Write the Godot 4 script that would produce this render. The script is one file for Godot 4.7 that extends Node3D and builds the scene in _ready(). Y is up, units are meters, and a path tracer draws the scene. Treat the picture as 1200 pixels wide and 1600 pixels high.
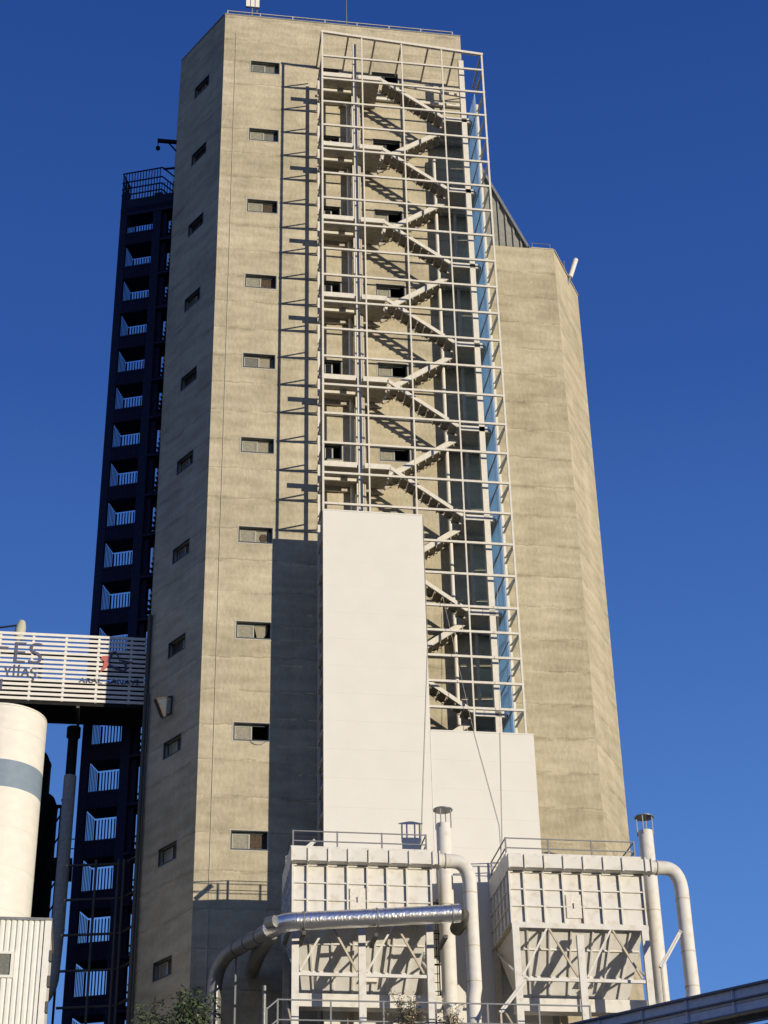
extends Node3D
# A concrete grain tower with a half-clad steel stair in front of it, two dust collectors at its foot,
# a dark fire stair, a slatted bridge and a white tank at its left.

# ---------------------------------------------------------------- mesh building
class MB:
	var v := PackedVector3Array()
	var n := PackedVector3Array()
	var t := PackedVector2Array()
	var ix := PackedInt32Array()
	func quad(a: Vector3, b: Vector3, c: Vector3, d: Vector3, uv := PackedVector2Array()):   # counter-clockwise seen from outside
		var nn := (b - a).cross(c - a)
		if nn.length() < 1e-12:
			nn = (c - a).cross(d - a)
		nn = nn.normalized()
		var k := v.size()
		v.append_array([a, b, c, d])
		n.append_array([nn, nn, nn, nn])
		if uv.size() == 4:
			t.append_array(uv)
		else:
			var lx := (b - a).length(); var ly := (d - a).length()
			t.append_array([Vector2(0, ly), Vector2(lx, ly), Vector2(lx, 0), Vector2(0, 0)])
		ix.append_array([k, k + 2, k + 1, k, k + 3, k + 2])
	func tri(a: Vector3, b: Vector3, c: Vector3):
		var nn := (b - a).cross(c - a).normalized()
		var k := v.size()
		v.append_array([a, b, c]); n.append_array([nn, nn, nn])
		t.append_array([Vector2(a.x, a.y), Vector2(b.x, b.y), Vector2(c.x, c.y)])
		ix.append_array([k, k + 2, k + 1])
	func box(c: Vector3, s: Vector3, b := Basis()):
		var x := b.x * s.x * .5; var y := b.y * s.y * .5; var z := b.z * s.z * .5
		quad(c - x - y + z, c + x - y + z, c + x + y + z, c - x + y + z)
		quad(c + x - y - z, c - x - y - z, c - x + y - z, c + x + y - z)
		quad(c + x - y + z, c + x - y - z, c + x + y - z, c + x + y + z)
		quad(c - x - y - z, c - x - y + z, c - x + y + z, c - x + y - z)
		quad(c - x + y + z, c + x + y + z, c + x + y - z, c - x + y - z)
		quad(c - x - y - z, c + x - y - z, c + x - y + z, c - x - y + z)
	func lim(a: Vector3, b: Vector3):      # a box between two corners
		box((a + b) * .5, (b - a).abs())
	func bar(a: Vector3, b: Vector3, w: float, h := -1.0, up := Vector3.UP):
		if h < 0: h = w
		var d := (b - a).normalized()
		if absf(d.dot(up)) > .98: up = Vector3(0, 0, 1)
		var x := d.cross(up).normalized()
		box((a + b) * .5, Vector3(w, h, (b - a).length()), Basis(x, x.cross(d).normalized(), -d))
	func tube(p: Array, r, sides := 12, caps := true):
		var f: Vector3 = (p[1] - p[0]).normalized()
		var u: Vector3 = f.cross(Vector3.UP if absf(f.y) < .9 else Vector3.RIGHT).normalized()
		var k0 := v.size()
		var m := p.size()
		for i in m:
			var g: Vector3 = ((p[mini(i + 1, m - 1)] - p[i]).normalized() + (p[i] - p[maxi(i - 1, 0)]).normalized()).normalized()
			u = (u - g * u.dot(g)).normalized()
			var w: Vector3 = g.cross(u)
			var rr: float = r[i] if r is Array else r
			for j in sides + 1:
				var a := TAU * j / sides
				var nn: Vector3 = u * cos(a) + w * sin(a)
				v.append(p[i] + nn * rr); n.append(nn); t.append(Vector2(float(j) / sides, i))
		for i in m - 1:
			for j in sides:
				var q := k0 + i * (sides + 1) + j
				ix.append_array([q, q + sides + 1, q + 1, q + 1, q + sides + 1, q + sides + 2])
		if caps:
			for e in [0, m - 1]:
				var c := v.size()
				var nn: Vector3 = (p[0] - p[1]).normalized() if e == 0 else (p[m - 1] - p[m - 2]).normalized()
				v.append(p[e]); n.append(nn); t.append(Vector2.ZERO)
				for j in sides + 1:
					v.append(v[k0 + e * (sides + 1) + j]); n.append(nn); t.append(Vector2.ZERO)
				for j in sides:
					if e == 0: ix.append_array([c, c + 1 + j, c + 2 + j])
					else: ix.append_array([c, c + 2 + j, c + 1 + j])
	func prism(poly: PackedVector2Array, xf: Transform3D, depth: float):   # counter-clockwise outline, front face at z 0
		var tr := Geometry2D.triangulate_polygon(poly)
		var back := xf * Vector3(0, 0, -depth) - xf * Vector3.ZERO
		for i in range(0, tr.size(), 3):
			var q: Array[Vector3] = []
			for j in 3: q.append(xf * Vector3(poly[tr[i + j]].x, poly[tr[i + j]].y, 0))
			var nn := (q[1] - q[0]).cross(q[2] - q[0])
			if nn.dot(back) > 0: q = [q[0], q[2], q[1]]
			tri(q[0], q[1], q[2]); tri(q[0] + back, q[2] + back, q[1] + back)
		for i in poly.size():
			var a := xf * Vector3(poly[i].x, poly[i].y, 0); var b := xf * Vector3(poly[(i + 1) % poly.size()].x, poly[(i + 1) % poly.size()].y, 0)
			quad(a, a + back, b + back, b)
	func wall(o: Vector3, u: Vector3, w: float, h: float, holes: Array, deep: float, u0: float):  # a wall with recessed openings; uv runs over 16 x 57.2 m
		var nn := u.cross(Vector3.UP)
		var xs := [0.0, w]; var ys := [0.0, h]
		for q in holes:
			for e in [q[0], q[2]]: if not xs.has(e): xs.append(e)
			for e in [q[1], q[3]]: if not ys.has(e): ys.append(e)
		xs.sort(); ys.sort()
		var P := func(a, b): return o + u * a + Vector3.UP * b
		var U := func(a, b): return Vector2((u0 + a) / 16.0, (57.2 - (o.y + b)) / 57.2)
		for i in xs.size() - 1:
			for j in ys.size() - 1:
				var cx: float = (xs[i] + xs[i + 1]) * .5; var cy: float = (ys[j] + ys[j + 1]) * .5
				var open := false
				for q in holes:
					if cx > q[0] and cx < q[2] and cy > q[1] and cy < q[3]: open = true
				if not open:
					quad(P.call(xs[i], ys[j]), P.call(xs[i + 1], ys[j]), P.call(xs[i + 1], ys[j + 1]), P.call(xs[i], ys[j + 1]),
						PackedVector2Array([U.call(xs[i], ys[j]), U.call(xs[i + 1], ys[j]), U.call(xs[i + 1], ys[j + 1]), U.call(xs[i], ys[j + 1])]))
		for q in holes:
			var c := [P.call(q[0], q[1]), P.call(q[2], q[1]), P.call(q[2], q[3]), P.call(q[0], q[3])]
			var uu := [U.call(q[0], q[1]), U.call(q[2], q[1]), U.call(q[2], q[3]), U.call(q[0], q[3])]
			for e in 4:
				var f := (e + 1) % 4
				quad(c[e], c[f], c[f] - nn * deep, c[e] - nn * deep, PackedVector2Array([uu[e], uu[f], uu[f] + Vector2(.01, .01), uu[e] + Vector2(.01, .01)]))
	func mesh() -> ArrayMesh:
		var a := []
		a.resize(Mesh.ARRAY_MAX)
		a[Mesh.ARRAY_VERTEX] = v; a[Mesh.ARRAY_NORMAL] = n; a[Mesh.ARRAY_TEX_UV] = t; a[Mesh.ARRAY_INDEX] = ix
		var m := ArrayMesh.new()
		m.add_surface_from_arrays(Mesh.PRIMITIVE_TRIANGLES, a)
		return m

var used := {}
func numbered(called: String, parent: Node) -> String:
	var key := "%d/%s" % [parent.get_instance_id(), called]
	used[key] = used.get(key, -1) + 1
	return called if used[key] == 0 else "%s_%03d" % [called, used[key]]
func part(called: String, m, mat: Material, parent: Node = self, stuff := false, at := Vector3.ZERO) -> MeshInstance3D:
	var o := MeshInstance3D.new()
	o.name = numbered(called, parent)
	o.mesh = m.mesh() if m is MB else m
	o.material_override = mat
	o.position = at
	parent.add_child(o, true)
	if stuff: o.set_meta("kind", "stuff")
	return o
func tag(o: Node, label: String, category: String, group := ""):
	o.set_meta("label", label); o.set_meta("category", category)
	if group: o.set_meta("group", group)
func thing(called: String, label: String, category: String, at := Vector3.ZERO, group := "") -> Node3D:
	var o := Node3D.new()
	o.name = numbered(called, self); o.position = at
	add_child(o, true)
	tag(o, label, category, group)
	return o
func lin(r: float, g: float, b: float) -> Color:
	return Color(r, g, b).linear_to_srgb()
func B(c: Vector3, s: Vector3) -> MB:
	var m := MB.new(); m.box(c, s); return m
func L(a: Vector3, b: Vector3) -> MB:
	var m := MB.new(); m.lim(a, b); return m
func R(a: Vector3, b: Vector3, w: float, h := -1.0) -> MB:
	var m := MB.new(); m.bar(a, b, w, h); return m
func Tb(p: Array, r, sides := 12) -> MB:
	var m := MB.new(); m.tube(p, r, sides); return m
func bend(a: Vector3, c: Vector3, b: Vector3, steps := 8) -> Array:     # a rounded corner from a to b round c
	var out := []
	for i in steps + 1:
		var s := float(i) / steps
		out.append(a.lerp(c, s).lerp(c.lerp(b, s), s))
	return out

# ---------------------------------------------------------------- materials
func noise(s: int, f: float, oct := 4) -> FastNoiseLite:
	var q := FastNoiseLite.new()
	q.seed = s; q.frequency = f; q.fractal_octaves = oct; q.noise_type = FastNoiseLite.TYPE_SIMPLEX_SMOOTH
	return q
func flat(c: Color, rough := .6, metal := 0.0) -> StandardMaterial3D:
	var m := StandardMaterial3D.new()
	m.albedo_color = c; m.roughness = rough; m.metallic = metal; m.metallic_specular = .5 if rough < .4 or metal > .3 else .22
	return m
func worn(a: Color, b: Color, s: int, size: float, rough := .55, metal := 0.0, mid := Color(-1, 0, 0)) -> StandardMaterial3D:   # a mottled surface laid on by world position
	var m := flat(Color.WHITE, rough, metal)
	var nt := NoiseTexture2D.new()
	nt.width = 512; nt.height = 512; nt.seamless = true; nt.noise = noise(s, .012, 5)
	var g := Gradient.new()
	g.set_color(0, a); g.set_color(1, b)
	if mid.r >= 0: g.add_point(.42, mid)
	nt.color_ramp = g
	m.albedo_texture = nt
	m.uv1_triplanar = true; m.uv1_world_triplanar = true
	m.uv1_scale = Vector3.ONE / size
	return m
func bumpy(m: StandardMaterial3D, s: int, f: float, k: float) -> StandardMaterial3D:
	var nt := NoiseTexture2D.new()
	nt.width = 512; nt.height = 512; nt.seamless = true; nt.noise = noise(s, f, 4); nt.as_normal_map = true; nt.bump_strength = 8
	m.normal_enabled = true; m.normal_texture = nt; m.normal_scale = k
	return m

const SKIN := 1024
var concrete_tint := Color.WHITE
func concrete_images() -> Array:     # poured concrete: lifts with ragged edges, boards, stains; 16 m x 57.2 m
	var w := 1024; var h := 2048
	var bl := noise(11, .006, 4).get_image(w, h, false, false, true).get_data()
	var fine := noise(12, .09, 4).get_image(w, h, false, false, true).get_data()
	var hs0 := noise(13, .06, 5).get_image(150, h, false, false, true); hs0.resize(w, h, Image.INTERPOLATE_CUBIC)
	var hs := hs0.get_data()
	var vs0 := noise(14, .035, 3).get_image(w, 256, false, false, true); vs0.resize(w, h, Image.INTERPOLATE_CUBIC)
	var vs := vs0.get_data()
	var pit := noise(15, .16, 2).get_image(w, h, false, false, true).get_data()
	var wob := noise(16, .02, 4)
	var rng := RandomNumberGenerator.new(); rng.seed = 5
	var tone := []
	for i in 80: tone.append(rng.randf_range(-.06, .06))
	var ragged := PackedFloat32Array(); ragged.resize(w * 8)
	for b in 8:
		for x in w: ragged[b * w + x] = wob.get_noise_2d(x, b * 371) * .05
	var lut := PackedByteArray(); lut.resize(256 * 3)
	for i in 256:
		var q: float = i / 255.0 * 1.6
		var c := lin(minf(.40 * q, 1), minf(.356 * q, 1), minf(.252 * q * (1 - .08 * (1 - q)), 1))
		lut[i * 3] = int(c.r * 255); lut[i * 3 + 1] = int(c.g * 255); lut[i * 3 + 2] = int(c.b * 255)
	var out := PackedByteArray(); out.resize(w * h * 3)
	var hgt := PackedByteArray(); hgt.resize(w * h)
	for y in h:
		var row: float = y * 57.2 / h / 1.2
		var rb := int(row + .5) % 8 * w
		for x in w:
			var k := y * w + x
			var s: float = row + ragged[rb + x]
			var band := int(s)
			var fr: float = s - band
			var a: float = fine[k] / 255.0 - .5
			var b: float = hs[k] / 255.0 - .5
			var q: float = 1.0 + (bl[k] / 255.0 - .5) * .22 + a * .18 + b * .36 + (vs[k] / 255.0 - .5) * .10 + tone[band]
			var e: float = .5 + a * .35 + b * .30
			if fr < .05:
				e += .22
				if b > .0: q += .12
				if b < -.16: q -= .14
			elif fr > .955:
				if bl[(k + 200 * w + 300) % (w * h)] > 112: q -= .15 + .30 * maxf(0.0, b)
				e -= .14
			if pit[k] > 203 and fine[k] > 120:
				q *= .80; e -= .2
			elif pit[k] < 36:
				q *= 1.07
			var xm: float = x / 64.0 + a * .22 + b * .12
			if xm > 2.95 and xm < 4.95 and y > 60: q += .055        # a smoother plastered strip
			if y < 46 and y > 12 + 26 * (ragged[x] + .05) * 10:
				q += .07 * (1.0 if b > -.1 else .3)
			var i := clampi(int(q / 1.6 * 255), 0, 255) * 3
			out[k * 3] = lut[i]; out[k * 3 + 1] = lut[i + 1]; out[k * 3 + 2] = lut[i + 2]
			hgt[k] = clampi(int(e * 255), 0, 255)
	var img := Image.create_from_data(w, h, false, Image.FORMAT_RGB8, out)
	var nm := Image.create_from_data(w, h, false, Image.FORMAT_L8, hgt)
	nm.convert(Image.FORMAT_RGBA8)
	nm.bump_map_to_normal_map(2.2)
	return [ImageTexture.create_from_image(img), ImageTexture.create_from_image(nm)]

var M := {}
func make_materials():
	var ci := concrete_images()
	var c := flat(Color.WHITE, .92)
	c.albedo_texture = ci[0]; c.normal_enabled = true; c.normal_texture = ci[1]; c.normal_scale = .8
	M.concrete = c
	var c2 := c.duplicate(); c2.albedo_color = Color(.985, .98, .97); M.concrete_grey = c2
	M.roofing = worn(lin(.12, .12, .12), lin(.2, .19, .18), 21, 3.0, .9)
	M.band = worn(lin(.40, .36, .27), lin(.47, .43, .34), 22, 1.0, .8)
	M.win = flat(lin(.075, .095, .11), .5, .2)
	M.sash = flat(lin(.38, .38, .33), .5, .2)
	M.dusty = worn(lin(.20, .19, .14), lin(.32, .30, .23), 23, .9, .35)
	M.greypane = worn(lin(.12, .125, .11), lin(.20, .20, .17), 24, .8, .2)
	M.brown = worn(lin(.05, .036, .026), lin(.11, .085, .06), 25, .7, .25)
	M.brown.metallic_specular = .15; M.greypane.metallic_specular = .25
	M.dark = flat(lin(.012, .011, .012), .3)
	M.pale = worn(lin(.20, .18, .13), lin(.33, .30, .22), 26, .5, .5)
	M.steel = worn(lin(.56, .53, .45), lin(.66, .63, .55), 27, 1.4, .45)
	M.steel_dull = worn(lin(.34, .31, .255), lin(.52, .48, .41), 28, 1.0, .6)
	M.landing = worn(lin(.26, .235, .19), lin(.40, .37, .30), 29, 1.2, .75)
	M.white = worn(lin(.615, .60, .545), lin(.645, .63, .575), 30, 7.0, .5)
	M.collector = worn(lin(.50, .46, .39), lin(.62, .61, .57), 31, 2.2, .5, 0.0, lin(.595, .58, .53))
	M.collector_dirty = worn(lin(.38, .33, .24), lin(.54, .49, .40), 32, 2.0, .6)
	M.silver = bumpy(flat(lin(.80, .79, .77), .27, .94), 33, .022, .42)
	M.silver.uv1_triplanar = true; M.silver.uv1_world_triplanar = true; M.silver.uv1_scale = Vector3(.9, .45, .45)
	M.galv = worn(lin(.17, .175, .17), lin(.28, .28, .27), 34, .8, .45, .4)
	M.pipe = worn(lin(.30, .29, .25), lin(.46, .45, .40), 49, .8, .55)
	M.navy = worn(lin(.018, .020, .046), lin(.032, .034, .070), 35, 1.2, .8)
	M.rack = flat(lin(.10, .095, .085), .6, .2)
	M.blackish = worn(lin(.012, .012, .012), lin(.024, .022, .02), 36, 2.0, .7)
	M.rail = flat(lin(.20, .205, .21), .5, .2)
	M.bridge = worn(lin(.64, .62, .56), lin(.72, .70, .64), 37, 2.0, .45)
	M.tank = worn(lin(.60, .575, .50), lin(.68, .655, .59), 38, 2.6, .45)
	M.tank_blue = worn(lin(.165, .215, .27), lin(.21, .265, .32), 39, 2.0, .45)
	M.cladding_grey = worn(lin(.20, .20, .175), lin(.29, .285, .25), 40, 1.8, .5)
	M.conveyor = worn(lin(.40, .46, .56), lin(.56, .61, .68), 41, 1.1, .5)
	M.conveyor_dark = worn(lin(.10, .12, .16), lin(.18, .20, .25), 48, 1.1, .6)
	M.lamp_head = worn(lin(.40, .42, .30), lin(.58, .58, .44), 42, .4, .5)
	M.letter = flat(lin(.10, .105, .15), .55)
	M.red = flat(lin(.46, .13, .11), .55)
	M.ground = worn(lin(.08, .075, .065), lin(.16, .15, .13), 43, 9.0, .95)
	M.bark = worn(lin(.05, .04, .03), lin(.11, .09, .07), 44, .6, .95)
	M.door = worn(lin(.55, .52, .45), lin(.7, .67, .6), 45, .6, .5)
	M.shed = worn(lin(.64, .63, .58), lin(.71, .70, .65), 46, 2.0, .45)
	var g := worn(lin(.62, .76, .90), lin(.86, .93, .98), 47, 1.1, .5)
	g.backlight_enabled = true; g.backlight = Color(.80, .92, 1.0)
	M.blue = g
	var gl := flat(Color(.75, .85, .9, .18), .03)
	gl.transparency = BaseMaterial3D.TRANSPARENCY_ALPHA
	M.glass = gl
	M.skyglass = flat(lin(.55, .62, .70), .06, .9)

func leaf(c: Color) -> StandardMaterial3D:
	var m := flat(c, .55)
	m.vertex_color_use_as_albedo = true
	m.metallic_specular = .1
	m.backlight_enabled = true; m.backlight = Color(.15, .18, .08)
	return m

# ---------------------------------------------------------------- numbers of the place
const STOREY := 3.6
const TOP := 56.15          # tower roof
const W0 := 53.7            # top of the topmost windows

func _ready():
	# camera
	var cam := Camera3D.new()
	cam.name = "camera"
	add_child(cam)
	cam.transform = Transform3D(Basis(Vector3(.989238, -.019569, .145002), Vector3(-.057932, .857642, .510973), Vector3(-.13436, -.513874, .847278)).orthonormalized(), Vector3(-2.1542, 1.6024, 51.7485))
	cam.fov = 32.149; cam.near = .1; cam.far = 2500; cam.current = true
	# sky
	var env := Environment.new()
	env.background_mode = Environment.BG_SKY
	env.tonemap_mode = Environment.TONE_MAPPER_LINEAR
	env.tonemap_exposure = 1.0
	env.sdfgi_enabled = true; env.ssao_enabled = true; env.ssil_enabled = true
	var sky := Sky.new(); var sm := PanoramaSkyMaterial.new()
	var si := Image.create(256, 512, false, Image.FORMAT_RGBF)
	var stops := [[-90, Color(.085, .07, .052)], [-3, Color(.12, .10, .075)], [0, Color(.74, .67, .60)], [7, Color(.31, .39, .60)], [15, Color(.100, .255, .645)], [25, Color(.057, .162, .485)], [35, Color(.030, .098, .36)], [48, Color(.018, .065, .275)], [90, Color(.014, .045, .19)]]
	for y in 512:
		var el := 90.0 - (y + .5) / 512.0 * 180.0
		var col: Color = stops[0][1]
		for i in stops.size() - 1:
			if el >= stops[i][0] and el <= stops[i + 1][0]:
				col = (stops[i][1] as Color).lerp(stops[i + 1][1], (el - stops[i][0]) / float(stops[i + 1][0] - stops[i][0]))
		for x in 256: si.set_pixel(x, y, col)
	sm.panorama = ImageTexture.create_from_image(si)
	sky.sky_material = sm; env.sky = sky
	var we := WorldEnvironment.new(); we.name = "world_environment"; we.environment = env; add_child(we)
	# sun, low and from the right in front
	var sun := DirectionalLight3D.new()
	sun.name = "sun"; sun.light_energy = 1.6; sun.light_color = Color(1, .95, .865); sun.light_angular_distance = .5; sun.shadow_enabled = true
	add_child(sun)
	var toward := Vector3(.76, 0, 1).normalized() * cos(deg_to_rad(2.2)) + Vector3.UP * sin(deg_to_rad(2.2))
	sun.look_at_from_position(toward * 100, Vector3.ZERO)

	make_materials()
	var gp := PlaneMesh.new(); gp.size = Vector2(3000, 3000)
	part("ground", gp, M.ground).set_meta("kind", "structure")
	tower(); silo_block(); stair_frame(); roof_things()
	collectors(); ducts(); lamps(); platform()
	fire_stair(); bridge(); left_side(); conveyor(); plants(); ropes()

# ---------------------------------------------------------------- the tower
var win_frame: Mesh
var win_cache := {}
func window_meshes(w: float, h: float) -> Dictionary:
	var key := "%.2f" % w
	if win_cache.has(key): return win_cache[key]
	var d := {}
	var f := MB.new()                        # steel frame at the back of the opening, origin at its lower left corner on the wall face
	var z := -.165; var k := .055
	f.lim(Vector3(0, 0, z - .06), Vector3(w, k, z)); f.lim(Vector3(0, h - k, z - .06), Vector3(w, h, z))
	f.lim(Vector3(0, k, z - .06), Vector3(k, h - k, z)); f.lim(Vector3(w - k, k, z - .06), Vector3(w, h - k, z))
	for q in [[0.0, 0.0, .035, h], [w - .03, .045, w, h], [.035, 0.0, w, .045], [.035, h - .025, w - .03, h]]:   # outer rim at the mouth
		f.lim(Vector3(q[0], q[1], -.05), Vector3(q[2], q[3], .006))
	d.frame = f.mesh()
	var s := MB.new()                        # sash: a centre post and the rim of the left leaf
	s.lim(Vector3(w * .5 - .025, k, z - .05), Vector3(w * .5 + .025, h - k, z - .012))
	s.lim(Vector3(k, k, z - .05), Vector3(w * .5 - .025, k + .03, z - .014)); s.lim(Vector3(k, h - k - .03, z - .05), Vector3(w * .5 - .025, h - k, z - .014))
	s.lim(Vector3(k, k + .03, z - .05), Vector3(k + .03, h - k - .03, z - .014))
	d.sash = s.mesh()
	d.left = L(Vector3(k + .03, k + .03, z - .04), Vector3(w * .5 - .025, h - k - .03, z - .03)).mesh()
	d.right = L(Vector3(w * .5 + .025, k, z - .05), Vector3(w - k, h - k, z - .04)).mesh()
	var t := MB.new()                        # painted band round the opening
	for q in [[-.035, -.04, w + .035, 0], [-.035, h, w + .035, h + .03], [-.035, 0, 0, h], [w, 0, w + .035, h]]:
		t.lim(Vector3(q[0], q[1], -.02), Vector3(q[2], q[3], .009))
	d.trim = t.mesh()
	var br := MB.new()                       # a broken pane: a jagged remnant
	br.prism(PackedVector2Array([Vector2(w * .5 + .03, h - k), Vector2(w * .5 + .12, k + .1), Vector2(w * .5 + .3, k + .05), Vector2(w - k - .08, k + .25), Vector2(w - k - .05, h - k)]), Transform3D(Basis(), Vector3(0, 0, z - .035)), .01)
	d.broken = br.mesh()
	var ov := PackedVector2Array()
	for i in 14: ov.append(Vector2(w * .74, h * .5) + Vector2(.15, .17) * Vector2.from_angle(TAU * i / 14) * (1 + .12 * sin(i * 3.1)))
	var om := MB.new(); om.prism(ov, Transform3D(Basis(), Vector3(0, 0, z - .034)), .004)
	d.patch = om.mesh()
	win_cache[key] = d
	return d
func window(parent: Node3D, xf: Transform3D, w: float, h: float, left: Material, right: Material, extra := "", trim := true):
	var d := window_meshes(w, h)
	var o := part("window", d.frame, M.win, parent)
	o.transform = xf
	part("sash", d.sash, M.sash if left != M.brown else M.win, o)
	part("pane", d.left, left, o)
	if right: part("pane", d.right, right, o)
	if extra == "broken": part("pane", d.broken, M.pale, o)
	if extra == "patch": part("pane_patch", d.patch, M.brown, o)
	if trim: part("window_surround", d.trim, M.band, o)

func tower():
	var t := thing("concrete_tower", "tall bare concrete tower with rows of small windows and chamfered left corner", "tower")
	var front := []; var side := []
	var wl := 3.286
	for i in 10: front.append([1.076, W0 - STOREY * i - .631, 2.237, W0 - STOREY * i])
	for i in 12:
		var y := W0 - STOREY * i
		front.append([5.94, y - .631, 7.03, y])
		front.append([3.98, y - .70, 4.62, y - .04])
	for i in 11: side.append([wl - 2.094, W0 - .036 - STOREY * i - .6, wl - 1.036, W0 - .036 - STOREY * i])
	side.append([wl - 2.30, 25.77, wl - 1.68, 26.37])
	var m := MB.new()
	m.wall(Vector3.ZERO, Vector3.RIGHT, 9.69, TOP, front, .24, 0)
	var a := Vector3(-.5, 0, -.866) * wl
	m.wall(a, Vector3(.5, 0, .866), wl, TOP, side, .24, 12.7)
	m.wall(Vector3(a.x, 0, -14), Vector3(0, 0, 1), 14 + a.z, TOP, [], .1, 3)
	m.wall(Vector3(9.69, 0, 0), Vector3(0, 0, -1), 14, TOP, [], .1, 5)
	m.wall(Vector3(9.69, 0, -14), Vector3(-1, 0, 0), 9.69 - a.x, TOP, [], .1, 1)
	part("wall", m, M.concrete, t)
	var r := MB.new()
	r.prism(PackedVector2Array([Vector2(.1, -.1), Vector2(9.6, -.1), Vector2(9.6, -13.9), Vector2(a.x + .1, -13.9), Vector2(a.x + .1, a.z)]), Transform3D(Basis(Vector3(1, 0, 0), Vector3(0, 0, 1), Vector3(0, 1, 0)), Vector3(0, TOP - .4, 0)), .3)
	part("roof", r, M.roofing, t)
	var cp := MB.new()                       # thin metal coping along the edge
	cp.bar(Vector3(0, TOP + .03, -.06), Vector3(9.7, TOP + .03, -.06), .16, .06)
	cp.bar(a + Vector3(.06, TOP + .03, -.02), Vector3(.02, TOP + .03, -.06), .16, .06)
	part("coping", cp, M.cladding_grey, t)
	for k in 2:                              # low rail on the roof edge
		var y := TOP + .34 - k * .2
		part("roof_rail", R(Vector3(.1, y, -.13), Vector3(9.4, y, -.13), .035), M.steel_dull, t)
	for k in 8: part("rail_post", R(Vector3(.1 + k * 1.328, TOP - .1, -.13), Vector3(.1 + k * 1.328, TOP + .36, -.13), .04), M.steel_dull, t)
	# windows: the left column, each with its own panes
	var fr := [[M.greypane, M.greypane, ""], [M.dusty, M.greypane, ""], [M.dusty, M.brown, ""], [M.dusty, M.brown, ""], [M.greypane, M.pale, ""], [M.dusty, M.pale, ""], [M.dusty, M.dusty, "patch"], [M.dusty, null, "broken"], [M.dusty, null, ""], [M.dusty, M.brown, ""]]
	for i in 10: window(t, Transform3D(Basis(), Vector3(1.076, W0 - STOREY * i - .631, 0)), 1.161, .631, fr[i][0], fr[i][1], fr[i][2])
	for i in 12:
		window(t, Transform3D(Basis(), Vector3(5.94, W0 - STOREY * i - .631, 0)), 1.09, .631, M.brown if i < 2 else M.dusty, null, "")
		window(t, Transform3D(Basis(), Vector3(3.98, W0 - STOREY * i - .70, 0)), .64, .66, M.dark, null, "", false)
	var bl := Basis(Vector3(.5, 0, .866), Vector3.UP, Vector3(-.866, 0, .5))
	for i in 11:
		var o := a + Vector3(.5, 0, .866) * (wl - 2.094); o.y = W0 - .036 - STOREY * i - .6
		window(t, Transform3D(bl, o), 1.058, .6, [M.greypane, M.brown, M.brown, M.greypane, M.brown, M.greypane, M.greypane, M.brown, M.dusty, M.dusty, M.greypane][i], [M.brown, M.brown, M.brown, M.brown, M.brown, M.brown, M.brown, M.dusty, M.brown, M.brown, M.brown][i], "", false)
	# the small tilted-out sash on the shaded face
	var s := Vector3(-.5, 0, -.866); var nn := Vector3(-.866, 0, .5)
	var h1 := s * 1.68 + Vector3(0, 26.37, 0) + nn * .01; var h2 := s * 1.70 + Vector3(0, 25.77, 0) + nn * .01
	var o1 := h1 + nn * .62 + Vector3(0, -.26, 0); var o2 := h2 + nn * .32 + Vector3(0, -.2, 0)
	var fl := MB.new()
	for e in [[h1, o1], [h2, o2], [h1, h2]]: fl.bar(e[0], e[1], .05)
	fl.bar(o1, o2, .16, .07)
	var flap := part("tilted_sash", fl, M.bark, t)
	var gq := MB.new(); gq.quad(h1, o1, o2, h2); gq.quad(h1 + s * .012, h2 + s * .012, o2 + s * .012, o1 + s * .012)
	part("pane", gq, M.skyglass, flap)
	# lightning cable on the front, conduit down the left edge, weep holes
	part("cable", Tb([Vector3(.46, TOP - 1, .012), Vector3(.46, 30, .012), Vector3(.47, 14, .012)], .011, 6), M.steel_dull, t)
	part("drain_pipe", Tb([Vector3(-1.69, 30, -2.78), Vector3(-1.69, 8, -2.78)], .075, 10), M.rack, t)
	part("drain_pipe", Tb([Vector3(-1.60, 27, -2.62), Vector3(-1.60, 8, -2.62)], .035, 8), M.rack, t)
	for i in 6:
		part("weep_hole", Tb([Vector3(4.9, 54.6 - 3.6 * i, .0), Vector3(4.9, 54.6 - 3.6 * i, .006)], .045, 8), M.dark, t)
	# wire loop hanging below one window
	part("hanging_wire", Tb(bend(Vector3(1.6, 24.27, .01), Vector3(1.85, 24.02, .03), Vector3(2.12, 24.27, .01)), .012, 6), M.rail, t)

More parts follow.
